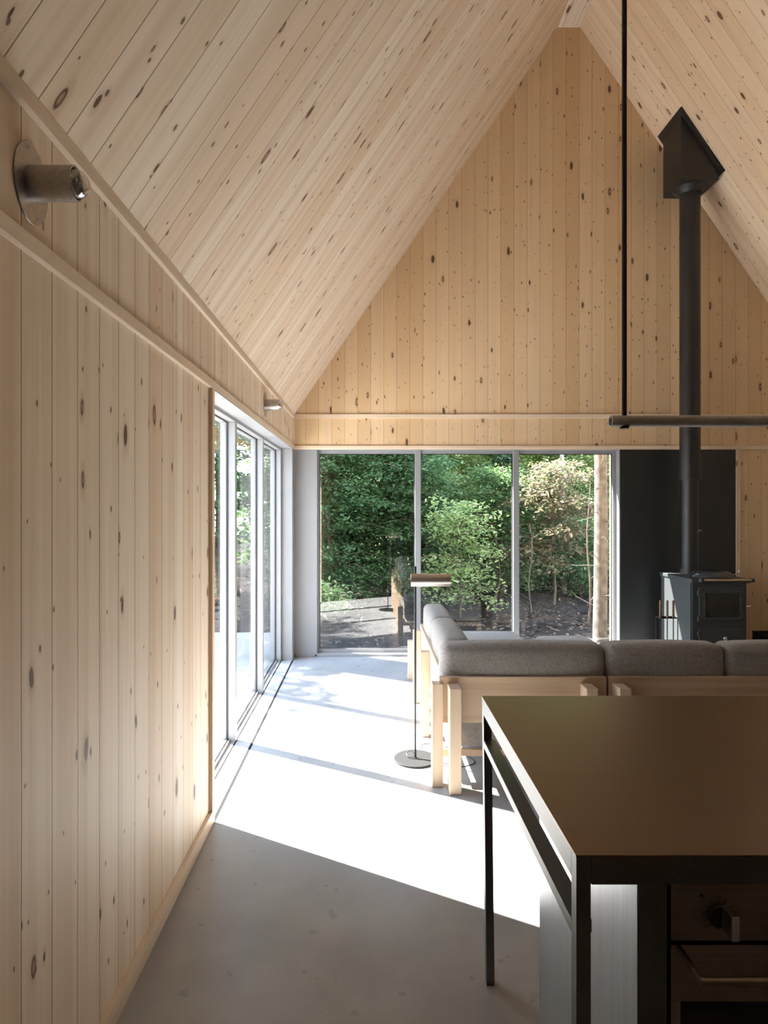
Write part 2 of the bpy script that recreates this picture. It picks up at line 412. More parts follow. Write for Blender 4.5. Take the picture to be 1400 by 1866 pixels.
# trims
TK = XF
obj('trim_1', BM((XL, XF, YR, YB, HEAD, 2.0855), bev=.0015), 'trim_y', kind='structure')
obj('trim_2', BM((XL, XF, YR, YB, 2.3556, 2.3965), bev=.0015), 'trim_y', kind='structure')
obj('trim_3', BM((XF, XR, YB-.017, YB, HEAD, 2.0855), bev=.0015), 'trim_x', kind='structure')
obj('trim_4', BM((XF, XR, YB-.017, YB, 2.3556, 2.3965), bev=.0015), 'trim_x', kind='structure')
obj('trim_5', BM((XL, XF, 2.885, 2.925, .065, HEAD), bev=.0015), 'trim_z', kind='structure')
obj('trim_6', BM((3.633, 3.675, YB-.014, YB, .065, HEAD), bev=.0015), 'trim_z', kind='structure')
obj('trim_7', BM((XL, XF+.004, YB-.034, YB-.0175, 2.0855, 2.3556), bev=.0015), 'trim_z', kind='structure')
obj('baseboard_left', BM((XL, XF, YR, 2.925, 0, .065), bev=.0015), 'trim_y', kind='structure')
obj('baseboard_back', BM((3.675, XR, YB-.017, YB, 0, .065), bev=.0015), 'trim_x', kind='structure')

# window_1: the sliding glazing in the left wall (three panels)
w1 = thing('window_1', (-.885, 4.4, 0), kind='structure')
GX = -.890
bm = bmesh.new()
box(bm, XO, -.84, 2.925, 5.985, 2.0235, HEAD+.001)                 # head
box(bm, -.84, XF-.0005, 2.925, 5.945, HEAD-.006, HEAD-.0005)       # soffit lining
box(bm, XO, -.84, 2.925, 2.955, 0, 2.0235)                         # first stile
obj('frame', bm, 'white', w1)
obj('corner_lining', BM((XO-.001, -.7355, 5.945, 5.984, 0.002, HEAD-.007), (-.75, -.7355, 5.984, YB-.0015, 0.002, HEAD-.001), bev=.002), 'white', w1)
YP = [2.955, 3.89, 3.94, 4.90, 4.95, 5.905, 5.945]
for a in (3.89, 4.90, 5.905):
    obj('mullion', BM((XO+.012, -.84, a, a+.05 if a < 5.9 else 5.945, .004, 2.0235), bev=.003), 'white', w1)
obj('sill', BM((XO, -.846, 2.925, 5.945, -.02, .004), (-.834, -.7400, 2.925, 5.945, -.02, .004)), 'track', w1)
obj('bottom_rail', BM((XO+.02, -.874, 2.955, 5.905, .004, .022), bev=.002), 'white', w1)
obj('track_slot', BM((-.846, -.834, 2.925, 5.945, -.02, .0012), (-.7400, -.7260, 2.925, 5.945, -.02, .0012)), 'groove', w1)
for i in range(3):
    a, b = YP[2*i], YP[2*i+1]
    p = obj('pane', BM((GX-.006, GX, a+.006, b-.006, .028, 2.0175)), 'glass', w1)
    obj('gasket', BM((GX-.008, GX+.004, a, a+.006, .022, 2.0235), (GX-.008, GX+.004, b-.006, b, .022, 2.0235),
                     (GX-.008, GX+.004, a, b, .022, .028), (GX-.008, GX+.004, a, b, 2.0175, 2.0235)), 'gasket', w1)

# window_2: three fixed panes in the gable wall
w2 = thing('window_2', (.98, YB+.1, 0), kind='structure')
F0, F1 = YB+.075, YB+.135
bm = bmesh.new()
box(bm, -.53, 2.484, F0, F1, HEAD-.035, HEAD+.0005); box(bm, -.53, 2.484, F0, F1, 0.001, .055)
box(bm, -.53, -.495, F0, F1, .055, HEAD-.035); box(bm, 2.449, 2.484, F0, F1, .055, HEAD-.035)
obj('frame', bm, 'white', w2)
obj('reveal_lining', BM((-.535, -.528, YB-.001, F0, .002, HEAD), (2.482, 2.489, YB-.001, F0, .002, HEAD), (-.53, 2.484, YB-.001, F0, HEAD-.004, HEAD+.002)), 'white', w2)
obj('corner_panel', BM((-.7355, -.53, YB-.003, YB+.0005, .002, HEAD), (-.531, -.511, YB-.006, YB+.02, .002, HEAD), bev=.0008), 'white', w2)
obj('sill', BM((-.531, 2.484, YB-.006, F0, .0, .022), bev=.002), 'white', w2)
G2 = [-.495, .4634, .5216, 1.4475, 1.5055, 2.449]
for a, b in ((G2[1], G2[2]), (G2[3], G2[4])):
    obj('mullion', BM((a, b, F0-.02, F1, .022, HEAD-.005), bev=.003), 'white', w2)
for i in range(3):
    a, b = G2[2*i], G2[2*i+1]
    obj('pane', BM((a+.006, b-.006, YB+.10, YB+.106, .061, HEAD-.041)), 'glass', w2)
    obj('gasket', BM((a, a+.007, YB+.096, YB+.11, .055, HEAD-.035), (b-.007, b, YB+.096, YB+.11, .055, HEAD-.035),
                     (a, b, YB+.096, YB+.11, .055, .061), (a, b, YB+.096, YB+.11, HEAD-.041, HEAD-.035)), 'gasket', w2)

# ------------------------------------------------------------------ sofas
LEG = dict(bev=.003)
sofaA = thing('sofa', (.84, 4.3, 0), 'grey sofa running towards the gable window, maple legs, beside the floor lamp', 'sofa')
obj('back_board', BM((.376, 1.268, 3.288, 3.310, .339, .583), bev=.002), 'sofa_x', sofaA)
obj('side_board', BM((.396, .418, 3.312, 4.76, .339, .583), bev=.002), 'sofa_y', sofaA)
for x in (.419, 1.126): obj('leg', BM((x, x+.061, 3.186, 3.288, 0, .55), **LEG), 'sofa_z', sofaA)
for y in (3.273, 3.985, 4.66, 5.30): obj('leg', BM((.338, .396, y, y+.062, 0, .55 if y < 5 else .33), **LEG), 'sofa_z', sofaA)
for x, y in ((1.235, 5.33), (1.235, 4.4)): obj('leg', BM((x, x+.055, y, y+.06, 0, .13), **LEG), 'sofa_z', sofaA)
obj('seat_frame', BM((.396, 1.275, 3.37, 3.395, .128, .165), (.396, .421, 3.395, 5.42, .128, .165), (1.25, 1.275, 3.395, 5.42, .128, .165),
                     (.421, 1.25, 5.395, 5.42, .128, .165), (.396, 1.275, 4.4, 4.43, .128, .165), bev=.002), 'sofa_x', sofaA)
for x in (.44, 1.14): obj('bracket', BM((x, x+.05, 3.3105, 3.369, .128, .15), bev=.002), 'sofa_x', sofaA)
obj('seat_cushion', cushion(.425, 1.285, 3.385, 4.40, .168, .40), 'fabric', sofaA, smooth=True)
obj('seat_cushion', cushion(.425, 1.285, 4.41, 5.41, .168, .40), 'fabric', sofaA, smooth=True)
obj('back_cushion', cushion(.398, 1.272, 3.312, 3.480, .40, .742, .045), 'fabric', sofaA, smooth=True)
obj('back_cushion', cushion(.420, .580, 3.485, 4.165, .40, .742, .045), 'fabric', sofaA, smooth=True)
obj('back_cushion', cushion(.420, .580, 4.170, 4.765, .40, .742, .045), 'fabric', sofaA, smooth=True)

sofaB = thing('sofa', (2.24, 3.8, 0), 'grey sofa seen from behind across the worktop, long maple back board', 'sofa')
obj('back_board', BM((1.281, 3.20, 3.288, 3.310, .339, .583), bev=.002), 'sofa_x', sofaB)
for x in (1.297, 3.10): obj('leg', BM((x, x+.061, 3.186, 3.288, 0, .55), **LEG), 'sofa_z', sofaB)
for x in (1.30, 3.12): obj('leg', BM((x, x+.055, 4.12, 4.18, 0, .13), **LEG), 'sofa_z', sofaB)
obj('seat_frame', BM((1.283, 3.20, 3.37, 3.395, .128, .165), (1.283, 3.20, 4.195, 4.22, .128, .165), (1.283, 1.305, 3.395, 4.195, .128, .165), (3.178, 3.20, 3.395, 4.195, .128, .165), bev=.002), 'sofa_x', sofaB)
for a, b in ((1.279, 1.918), (1.924, 2.562), (2.568, 3.20)):
    obj('back_cushion', cushion(a, b, 3.312, 3.480, .40, .742, .045), 'fabric', sofaB, smooth=True)
    obj('seat_cushion', cushion(max(a, 1.292), b, 3.485, 4.21, .168, .40), 'fabric', sofaB, smooth=True)

def ottoman(x0, x1, y0, y1, z, label):
    t = thing('ottoman', ((x0+x1)/2, (y0+y1)/2, 0), label, 'ottoman')
    obj('frame', BM((x0+.02, x1-.02, y0+.02, y0+.045, .128, .165), (x0+.02, x1-.02, y1-.045, y1-.02, .128, .165), (x0+.02, x0+.045, y0+.045, y1-.045, .128, .165), (x1-.045, x1-.02, y0+.045, y1-.045, .128, .165), bev=.002), 'sofa_x', t)
    for x in (x0+.03, x1-.08):
        for y in (y0+.03, y1-.08): obj('leg', BM((x, x+.05, y, y+.05, 0, .128), bev=.002), 'sofa_z', t)
    obj('cushion', cushion(x0, x1, y0, y1, .168, z, .035, .014), 'fabric', t, smooth=True)
ottoman(1.42, 1.86, 4.75, 5.28, .385, 'pale grey ottoman cushion just showing over the sofa, below the right window pane')
ottoman(1.93, 2.50, 4.62, 5.10, .385, 'low grey ottoman in front of the black wall sheet, left of the stove')

# ------------------------------------------------------------------ floor lamp
LX, LY = .2745, 3.633
lamp = thing('floor_lamp', (LX, LY, 0), 'slender black floor lamp with a horizontal metal tube shade and round base', 'floor lamp')
bm = bmesh.new(); lathe(bm, [(0, 0), (.124, 0), (.126, .002), (.126, .010), (.124, .012), (0, .012)], (LX, LY, 0), n=64)
obj('base', bm, 'lampgrey', lamp, smooth=True)
bm = bmesh.new(); cyl(bm, (LX, LY, .012), (LX, LY, 1.138), .0065, n=16); obj('pole', bm, 'blacksteel', lamp, smooth=True)
bm = bmesh.new()
lathe(bm, [(.0345, 0), (.037, 0), (.037, .229), (.0345, .229), (.0345, 0)], (.2455, LY-.045, 1.0625), (1, 0, 0), 48)
obj('shade', bm, 'lampshade', lamp, smooth=True)
bm = bmesh.new(); cyl(bm, (LX, LY-.012, 1.0625), (LX, LY+.006, 1.0625), .010, n=16); cyl(bm, (.26, LY-.045, 1.0625), (.46, LY-.045, 1.0625), .016, n=16)
obj('socket', bm, 'blacksteel', lamp, smooth=True)
def cord(name, pts, r, mat, parent, n=8, k=7):
    """round cord swept along a smooth path"""
    P = [Vector(p) for p in pts]; Q = [P[0]*2-P[1]]+P+[P[-1]*2-P[-2]]; path = []
    for a, b, c, d in zip(Q, Q[1:], Q[2:], Q[3:]):
        for t in range(k):
            t /= k; path.append(.5*((2*b)+(c-a)*t+(2*a-5*b+4*c-d)*t*t+(3*b-a-3*c+d)*t**3))
    path.append(P[-1]); bm = bmesh.new(); rings = []
    for m, p in enumerate(path):
        q = (path[min(m+1, len(path)-1)]-path[max(m-1, 0)]).to_track_quat('Z', 'Y')
        rings.append([bm.verts.new(p+q@Vector((r*math.cos(6.2832*w/n), r*math.sin(6.2832*w/n), 0))) for w in range(n)])
    for A, B in zip(rings, rings[1:]):
        for w in range(n): bm.faces.new((A[w], A[(w+1) % n], B[(w+1) % n], B[w]))
    bm.faces.new(rings[0][::-1]); bm.faces.new(rings[-1])
    return obj(name, bm, mat, parent, smooth=True)
cord('power_cord', [(LX+.004, LY+.004, .03), (LX-.03, LY+.03, .045), (LX-.05, LY+.01, .025), (LX-.01, LY-.02, .018), (LX+.15, LY-.05, .006), (.50, 3.52, .004), (.62, 3.60, .004), (.50, 3.80, .004), (.36, 3.86, .006), (LX+.04, LY+.16, .010)], .0028, 'blacksteel', lamp)

# ------------------------------------------------------------------ kitchen island
isl = thing('kitchen_island', (1.4, 1.5, 0), 'steel topped kitchen island on a square tube frame, foreground right', 'kitchen island')
IX0, IX1, IY0, IY1, IZ = .358, 2.70, 1.064, 1.950, .897
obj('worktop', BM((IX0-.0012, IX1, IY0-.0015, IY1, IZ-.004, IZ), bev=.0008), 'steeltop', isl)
R0, R1 = IZ-.052, IZ-.0045
obj('top_rail', BM((IX0, IX0+.025, IY0+.0255, IY1-.0255, R0, R1), bev=.001), 'steelframe', isl)
obj('top_rail', BM((IX0+.0262, IX1-.026, IY0, IY0+.025, R0, R1), bev=.001), 'steelframe', isl)
obj('top_rail', BM((IX0+.0262, IX1-.026, IY1-.025, IY1, R0, R1), bev=.001), 'steelframe', isl)
def lean_leg(x, y, dx):
    bm = bmesh.new(); box(bm, x, x+.025, y, y+.025, 0, R1)
    for v in bm.verts:
        if v.co.z < .01: v.co.x += dx
    return bm
for x, y, dx in ((IX0, IY0, 0), (IX0, IY1-.025, .010), (IX1-.025, IY0, 0), (IX1-.025, IY1-.025, 0)):
    obj('leg', lean_leg(x, y, dx), 'steelframe', isl)
obj('towel_bar', BM((IX0, IX0+.036, IY0+.0255, IY1-.0255, .745, .768), bev=.001), 'steelframe', isl)
# cabinet body with its bare left side
obj('side_panel', BM((.465, .4665, 1.069, 1.68, .08, R0), bev=.0004), 'steelside', isl)
obj('cabinet_body', BM((.467, 2.62, 1.105, 1.68, .08, R0)), 'blacksteel', isl)
obj('plinth', BM((.52, 2.60, 1.14, 1.64, 0, .079)), 'blacksteel', isl)
obj('front_post', BM((.4667, .516, 1.068, 1.104, .08, R0), bev=.0006), 'steelframe', isl)
oven = thing('oven', (.82, 1.3, .1), 'built-in steel oven under the island worktop, lower right corner', 'oven')
OX0, OX1 = .523, 1.118
obj('control_panel', BM((OX0, OX1, 1.068, 1.104, .7460, .8440), bev=.0008), 'ovenfront', oven)
d = obj('door', BM((OX0, OX1, 1.068, 1.104, .6405, .7385), (OX0, .540, 1.068, 1.104, .20, .6400), (1.101, OX1, 1.068, 1.104, .20, .6400), (.5405, 1.1005, 1.068, 1.104, .16, .1995), bev=.0008), 'ovenfront', oven)
obj('window', BM((.5402, 1.1008, 1.0705, 1.104, .2000, .6400)), 'ovenglass', d)
bm = bmesh.new(); cyl(bm, (.532, .992, .7335), (1.109, .992, .7335), .0068, n=24)
for x in (.532, 1.101): box(bm, x-.0005, x+.0075, .990, 1.068, .727, .740, .001)
obj('handle', bm, 'ovenfront', d, smooth=True)
def knob(x, z):
    bm = bmesh.new(); lathe(bm, [(0, 0), (.0205, 0), (.0205, .005), (.0185, .007), (0, .007)], (x, 1.0685, z), (0, -1, 0), 40)
    k = obj('knob', bm, 'knobblack', oven, smooth=True)
    bm = BM((x+.003, x+.0165, 1.034, 1.0615, z-.0225, z+.019), bev=.001); obj('pointer', bm, 'steelside', k)
    bm = bmesh.new()
    for i in range(11):
        a = math.radians(-45+i*27); r0, r1 = .0235, .0285 if i % 5 else .032
        cyl(bm, (x+math.cos(a)*r0, 1.0678, z+math.sin(a)*r0), (x+math.cos(a)*r1, 1.0678, z+math.sin(a)*r1), .0006, n=6)
    obj('dial_marks', bm, 'print', k)
knob(.6055, .790); knob(.82, .790); knob(1.035, .790)
bm = bmesh.new(); lathe(bm, [(0, 0), (.0028, 0), (.0028, .001), (0, .001)], (.5765, 1.0682, .8245), (0, -1, 0), 20); obj('indicator_light', bm, 'print', oven)

# ------------------------------------------------------------------ pendant over the island
PY, PZ = 1.60, 1.717
pen = thing('pendant_light', (1.5, PY, PZ), 'galvanised tube pendant light on thin black rods over the island', 'pendant light')
bm = bmesh.new(); lathe(bm, [(.0128, 0), (.0150, 0), (.0150, 1.75), (.0128, 1.75), (.0128, 0)], (.627, PY, PZ), (1, 0, 0), 32)
obj('tube', bm, 'galv_pipe', pen, smooth=True)
for x in (.663, 2.20):
    zt = min(roofL(x), ZR-SL*max(0, x-2.096))
    bm = bmesh.new(); cyl(bm, (x, PY, PZ-.018), (x, PY, zt-.001), .0062, n=16); cyl(bm, (x, PY, PZ-.0195), (x, PY, PZ-.0145), .0115, n=16)
    obj('rod', bm, 'blacksteel', pen, smooth=True)
bm = bmesh.new(); box(bm, .66, 2.30, PY-.006, PY+.006, PZ-.0115, PZ-.0085); obj('light_strip', bm, 'white', pen)

# ------------------------------------------------------------------ wall sconces
def sconce(y, z, label):
    t = thing('wall_sconce', (XL, y, z), label, 'wall lamp', 'galvanised sconces along the left wall')
    bm = bmesh.new(); lathe(bm, [(0, 0), (.088, 0), (.089, .0015), (.088, .003), (0, .003)], (XL+.0005, y, z), (1, 0, 0), 64)
    for v in bm.verts: v.co.y = y+(v.co.y-y)*.77
    pl = obj('backplate', bm, 'galv', t, smooth=True)
    for a in (70, 250):
        bm = bmesh.new(); cyl(bm, (XL+.003, y-math.cos(math.radians(a))*.058, z+math.sin(math.radians(a))*.075), (XL+.0045, y-math.cos(math.radians(a))*.058, z+math.sin(math.radians(a))*.075), .0028, n=12)
        obj('screw', bm, 'chrome', pl)
    bm = bmesh.new(); lathe(bm, [(.0345, 0), (.0385, 0), (.0385, .098), (.0345, .098), (.0345, 0)], (XL+.0036, y, z), (1, 0, 0), 48)
    for v in bm.verts: v.co.y = y+(v.co.y-y)*.85
    obj('tube', bm, 'galv', t, smooth=True)
    bm = bmesh.new(); lathe(bm, [(0, 0), (.014, 0), (.014, .05), (.010, .055), (0, .055)], (XL+.004, y, z), (1, 0, 0), 24)
    obj('socket', bm, 'chrome', t, smooth=True)
    bm = bmesh.new()
    prof = [(.011, 0)]+[(.0305*math.sin(math.radians(a)), .050-.0305*math.cos(math.radians(a))) for a in range(30, 181, 10)]; prof[-1] = (0, prof[-1][1])
    lathe(bm, prof, (XL+.050, y, z-.001), (1, 0, 0), 36)
    b = obj('bulb', bm, 'bulb', t, smooth=True)
    bm = bmesh.new(); cyl(bm, (XL+.060, y, z), (XL+.088, y, z), .004, .002, 12)
    for s in (-1, 1): cyl(bm, (XL+.085, y, z), (XL+.104, y+s*.010, z+s*.004), .0009, n=6)
    cyl(bm, (XL+.104, y-.010, z-.004), (XL+.104, y+.010, z+.004), .0012, n=6)
    obj('filament', bm, 'chrome', b)
sconce(1.3635, 2.209, 'large near galvanised wall sconce with clear bulb, top left between the wall trims')
sconce(4.45, 2.222, 'small far galvanised wall sconce above the sliding glazing near the gable corner')

# ------------------------------------------------------------------ stove corner
obj('heat_shield', BM((2.489, 3.633, YB-.008, YB-.0005, .0, HEAD-.001), bev=.0008), 'panelblack', label='tall matt black sheet on the gable wall behind the stove', category='heat shield')
SX0, SX1, SY0, SY1, SZ = 2.836, 3.330, 5.42, 5.985, .85
stove = thing('wood_stove', (3.083, 5.7, 0), 'dark grey cast iron cooking stove with glass door in front of the black sheet', 'stove')
obj('body', BM((SX0+.012, SX1-.012, SY0+.012, SY1, .10, SZ-.035), bev=.006), 'castiron', stove)
obj('plinth', BM((SX0+.03, SX1-.03, SY0+.03, SY1-.02, 0, .10), bev=.003), 'castiron', stove)
obj('side_panel', BM((SX0, SX0+.0118, SY0+.02, SY1, .06, SZ-.035), bev=.002), 'castiron', stove)
obj('side_panel', BM((SX1-.0118, SX1, SY0+.02, SY1, .06, SZ-.035), bev=.002), 'castiron', stove)
obj('hotplate', BM((SX0-.012, SX1+.018, SY0-.022, SY1+.008, SZ-.035, SZ), bev=.007), 'castiron', stove)
dr = obj('fire_door', BM((2.903, 3.300, SY0-.006, SY0+.012, .724, .7725), (2.903, 3.300, SY0-.006, SY0+.012, .474, .513), (2.903, 2.957, SY0-.006, SY0+.012, .513, .724), (3.258, 3.300, SY0-.006, SY0+.012, .513, .724), bev=.003), 'castiron', stove)
obj('glass', BM((2.955, 3.260, SY0+.002, SY0+.008, .511, .726)), 'stoveglass', dr)
obj('door_border', BM((2.940, 3.275, SY0-.011, SY0-.0062, .735, .745), (2.940, 3.275, SY0-.011, SY0-.0062, .492, .502), (2.940, 2.950, SY0-.011, SY0-.0062, .502, .735), (3.265, 3.275, SY0-.011, SY0-.0062, .502, .735), bev=.001), 'castiron', dr)
bm = bmesh.new(); cyl(bm, (3.300, SY0-.006, .6135), (3.300, SY0-.03, .6135), .006, n=12); cyl(bm, (3.290, SY0-.032, .6115), (3.335, SY0-.032, .6165), .006, n=12)
obj('latch', bm, 'chrome', dr, smooth=True)
d2 = obj('ash_door', BM((2.903, 3.300, SY0-.006, SY0+.012, .14, .4256), bev=.004), 'castiron', stove)
bm = bmesh.new(); lathe(bm, [(0, 0), (.010, 0), (.010, .01), (.017, .014), (.020, .022), (.014, .028), (0, .029)], (3.117, SY0-.006, .329), (0, -1, 0), 32)
obj('knob', bm, 'chrome', d2, smooth=True)
for z in (.728, .503, .370, .18):
    bm = bmesh.new(); cyl(bm, (2.893, SY0-.006, z-.022), (2.893, SY0-.006, z+.022), .0085, n=14); box(bm, 2.893, 2.925, SY0-.011, SY0-.0065, z-.014, z+.014, .001)
    obj('hinge', bm, 'castiron', stove, smooth=True)
bm = bmesh.new(); cyl(bm, (2.905, SY0-.055, .845), (3.345, SY0-.055, .845), .010, n=20)
rl = obj('rail', bm, 'brass', stove, smooth=True)
for x in (2.885, 3.325):
    bm = bmesh.new(); box(bm, x, x+.028, SY0-.068, SY0-.0225, .828, .858, .004); obj('rail_bracket', bm, 'castiron', stove)
bm = bmesh.new(); lathe(bm, [(.168, 0), (.172, .004), (.168, .020), (.150, .045), (.11, .060), (.05, .066), (0, .067)], (3.095, 5.575, SZ+.0005), n=48)
ld = obj('hob_lid', bm, 'lid', stove, smooth=True)
bm = bmesh.new(); tube(bm, [(2.932, 5.53, .868), (2.905, 5.50, .878), (2.885, 5.48, .872), (2.868, 5.47, .862)], .005); obj('lid_handle', bm, 'chrome', ld, smooth=True)
bm = bmesh.new(); tube(bm, [(3.258, 5.53, .868), (3.285, 5.51, .885), (3.302, 5.51, .905)], .005); cyl(bm, (3.302, 5.51, .893), (3.302, 5.51, .918), .009, n=12)
obj('lid_handle', bm, 'chrome', ld, smooth=True)
# flue
FXc, FYc = 3.03, 5.82
fl = thing('flue_pipe', (FXc, FYc, SZ), 'black flue pipe rising from the stove to the sloping ceiling', 'flue pipe')
bm = bmesh.new(); cyl(bm, (FXc, FYc, SZ+.001), (FXc, FYc, 1.76), .0745, n=48); obj('lower_pipe', bm, 'flue', fl, smooth=True)
bm = bmesh.new(); cyl(bm, (FXc, FYc, 1.76), (FXc, FYc, 4.49), .090, n=48); obj('upper_pipe', bm, 'flue', fl, smooth=True)
for z0, z1, r in ((.851, .90, .083), (1.60, 1.62, .0765), (1.735, 1.772, .093), (1.87, 1.885, .0915), (2.93, 2.955, .0915), (4.02, 4.045, .0915)): 
    bm = bmesh.new(); cyl(bm, (FXc, FYc, z0), (FXc, FYc, z1), r, n=48); obj('collar', bm, 'flue', fl, smooth=True)
bm = bmesh.new(); cyl(bm, (FXc+.035, FYc-.07, 1.26), (FXc+.035, FYc-.10, 1.26), .004, n=10); tube(bm, [(FXc+.015, FYc-.10, 1.25), (FXc+.035, FYc-.10, 1.27), (FXc+.055, FYc-.10, 1.262)], .004)
obj('damper_handle', bm, 'chrome', fl, smooth=True)
# ceiling support box, its top cut to the roof slope
def roofR(x): return ZR-SL*(x-2.096)
bx_ = thing('chimney_support_box', (3.033, 5.82, 4.48), 'dark steel chimney support box hanging from the sloping ceiling round the flue', 'chimney box')
bm = bmesh.new(); prism_y(bm, [(2.862, 4.475), (3.204, 4.475), (3.204, roofR(3.204)-.003), (2.862, roofR(2.862)-.003)], 5.65, 5.996)
obj('housing', fix(bm), 'flue', bx_)
nrm = Vector((SL, 0, 1)).normalized(); bm = bmesh.new()
def fl_pts(off): return [(2.849-nrm.x*off, roofR(2.849)-nrm.z*off), (3.245-nrm.x*off, roofR(3.245)-nrm.z*off)]
a, b = fl_pts(.001), fl_pts(.022)
prism_y(bm, [a[0], a[1], b[1], b[0]], 5.61, 6.05)
obj('ceiling_flange', fix(bm), 'flue', bx_)
bm = bmesh.new(); lathe(bm, [(.091, -.055), (.100, -.055), (.112, -.03), (.150, -.004), (.150, -.0005), (.091, -.0005)], (FXc, FYc, 4.475), n=48)
obj('trim_ring', bm, 'flue', bx_, smooth=True)

# fireplace tools beside the stove
TX, TY = 2.615, 5.42
ts = thing('fire_tool_stand', (TX, TY, 0), 'slim black wire stand of fireplace tools left of the stove', 'tool stand')
bm = bmesh.new(); x0, x1, y0, y1 = TX-.072, TX+.080, TY-.04, TY+.04
for x in (x0, x1):
    for y in (y0, y1): cyl(bm, (x, y, .012), (x, y, .512), .004, n=10)
for z in (.512,):
    tube(bm, [(x0, y0, z), (x1, y0, z), (x1, y1, z), (x0, y1, z), (x0, y0, z)], .004)
tube(bm, [(x0, TY, .512), (x1, TY, .512)], .004)
obj('rack', bm, 'blacksteel', ts, smooth=True)
obj('base', BM((x0-.01, x1+.01, y0-.01, y1+.01, 0, .012), bev=.002), 'blacksteel', ts)
for i, x in enumerate((TX-.058, TX+.002, TX+.055)):
    t = thing('fireplace_tool', (x, TY-.012, .05), ['fireplace tool with a brown wooden handle, leftmost in the wire stand', 'fireplace tool with a brown wooden handle, in the middle of the wire stand', 'fireplace tool with a brown wooden handle, rightmost in the wire stand'][i], 'fire tool', 'fireplace tools in the wire stand')
    bm = bmesh.new(); cyl(bm, (x, TY-.012, .05), (x, TY-.012, .515), .0045, n=10); obj('shaft', bm, 'blacksteel', t, smooth=True)
    bm = bmesh.new(); lathe(bm, [(0, 0), (.008, 0), (.010, .01), (.009, .07), (.010, .145), (.006, .152), (0, .153)], (x, TY-.012, .512), n=16); obj('handle', bm, 'handlewood', t, smooth=True)
    if i == 1:
        bm = bmesh.new(); cyl(bm, (x, TY-.012, .018), (x, TY-.012, .12), .018, .012, 16); obj('bristles', bm, 'knobblack', t)
    if i == 2:
        bm = bmesh.new(); box(bm, x-.018, x+.018, TY-.016, TY-.011, .02, .14, .002); obj('blade', bm, 'blacksteel', t)
# black log box at the right
lb = thing('log_box', (4.1, 5.3, 0), 'low black steel log box beyond the stove at the right edge', 'log box')
obj('shell', BM((3.55, 3.556, 4.86, 5.71, 0, .336), (4.594, 4.60, 4.86, 5.71, 0, .336), (3.5565, 4.5935, 5.704, 5.71, 0, .336), (3.5565, 4.5935, 4.86, 4.866, 0, .336), (3.5565, 4.5935, 4.8665, 5.7035, 0, .006)), 'blacksteel', lb)

# ------------------------------------------------------------------ outside
def ground_z(x, y):
    return -.10 + max(0, (y-8.5))*.004 + .04*math.sin(x*.9+y*.6) + .03*math.sin(2.3*x-1.1*y)
bm = bmesh.new(); NX, NY = 60, 50; gv = {}
for i in range(NX+1):
    for j in range(NY+1):
        x = -26+i*46/NX; y = 6.4+j*24/NY; gv[i, j] = bm.verts.new((x, y, ground_z(x, y)-.06 if y < 7 else ground_z(x, y)))
for i in range(NX):
    for j in range(NY): bm.faces.new((gv[i, j], gv[i+1, j], gv[i+1, j+1], gv[i, j+1]))
obj('ground', bm, 'soil', smooth=True, kind='structure')
obj('ground_left', BM((-26, -5.2, -8, 6.42, -.3, -.16)), 'soil', kind='structure')
obj('patio', BM((-5.2, XO-.001, -6, 7.4, -.25, -.03)), 'patio', kind='structure')

# one leaf: a folded six-point blade
def leaf_cloud(centres, normals, size, rng, fold=.25):
    n = len(centres)
    base = np.array([(0, -1, 0), (.42, -.35, fold), (.36, .35, fold), (0, 1, 0), (-.36, .35, fold), (-.42, -.35, fold)], float)
    s = size*rng.uniform(.6, 1.3, n)
    nz = normals/np.linalg.norm(normals, axis=1)[:, None]
    t = rng.normal(size=(n, 3)); t -= (t*nz).sum(1)[:, None]*nz; t /= np.linalg.norm(t, axis=1)[:, None]
    b = np.cross(nz, t)
    V = centres[:, None, :] + s[:, None, None]*(base[None, :, 0:1]*b[:, None, :]+base[None, :, 1:2]*t[:, None, :]+base[None, :, 2:3]*nz[:, None, :])
    V = V.reshape(-1, 3)
    idx = np.arange(n)*6
    F = np.concatenate([np.stack([idx, idx+1, idx+2, idx+3], 1), np.stack([idx, idx+3, idx+4, idx+5], 1)])
    return V, F
def mesh_np(name, V, F, mat, parent=None, **props):
    me = bpy.data.meshes.new(name); nf = len(F)
    me.vertices.add(len(V)); me.vertices.foreach_set('co', V.astype(np.float32).ravel())
    me.loops.add(nf*4); me.loops.foreach_set('vertex_index', F.astype(np.int32).ravel())
    me.polygons.add(nf); me.polygons.foreach_set('loop_start', np.arange(nf, dtype=np.int32)*4); me.polygons.foreach_set('loop_total', np.full(nf, 4, dtype=np.int32))
    me.update(calc_edges=True); me.validate(); me.materials.append(M[mat])
    o = bpy.data.objects.new(name, me); COL.objects.link(o)
    if parent is not None: o.parent = parent; o.matrix_parent_inverse = Matrix.Translation(parent.location).inverted()
    for k, v in props.items(): o[k] = v
    return o
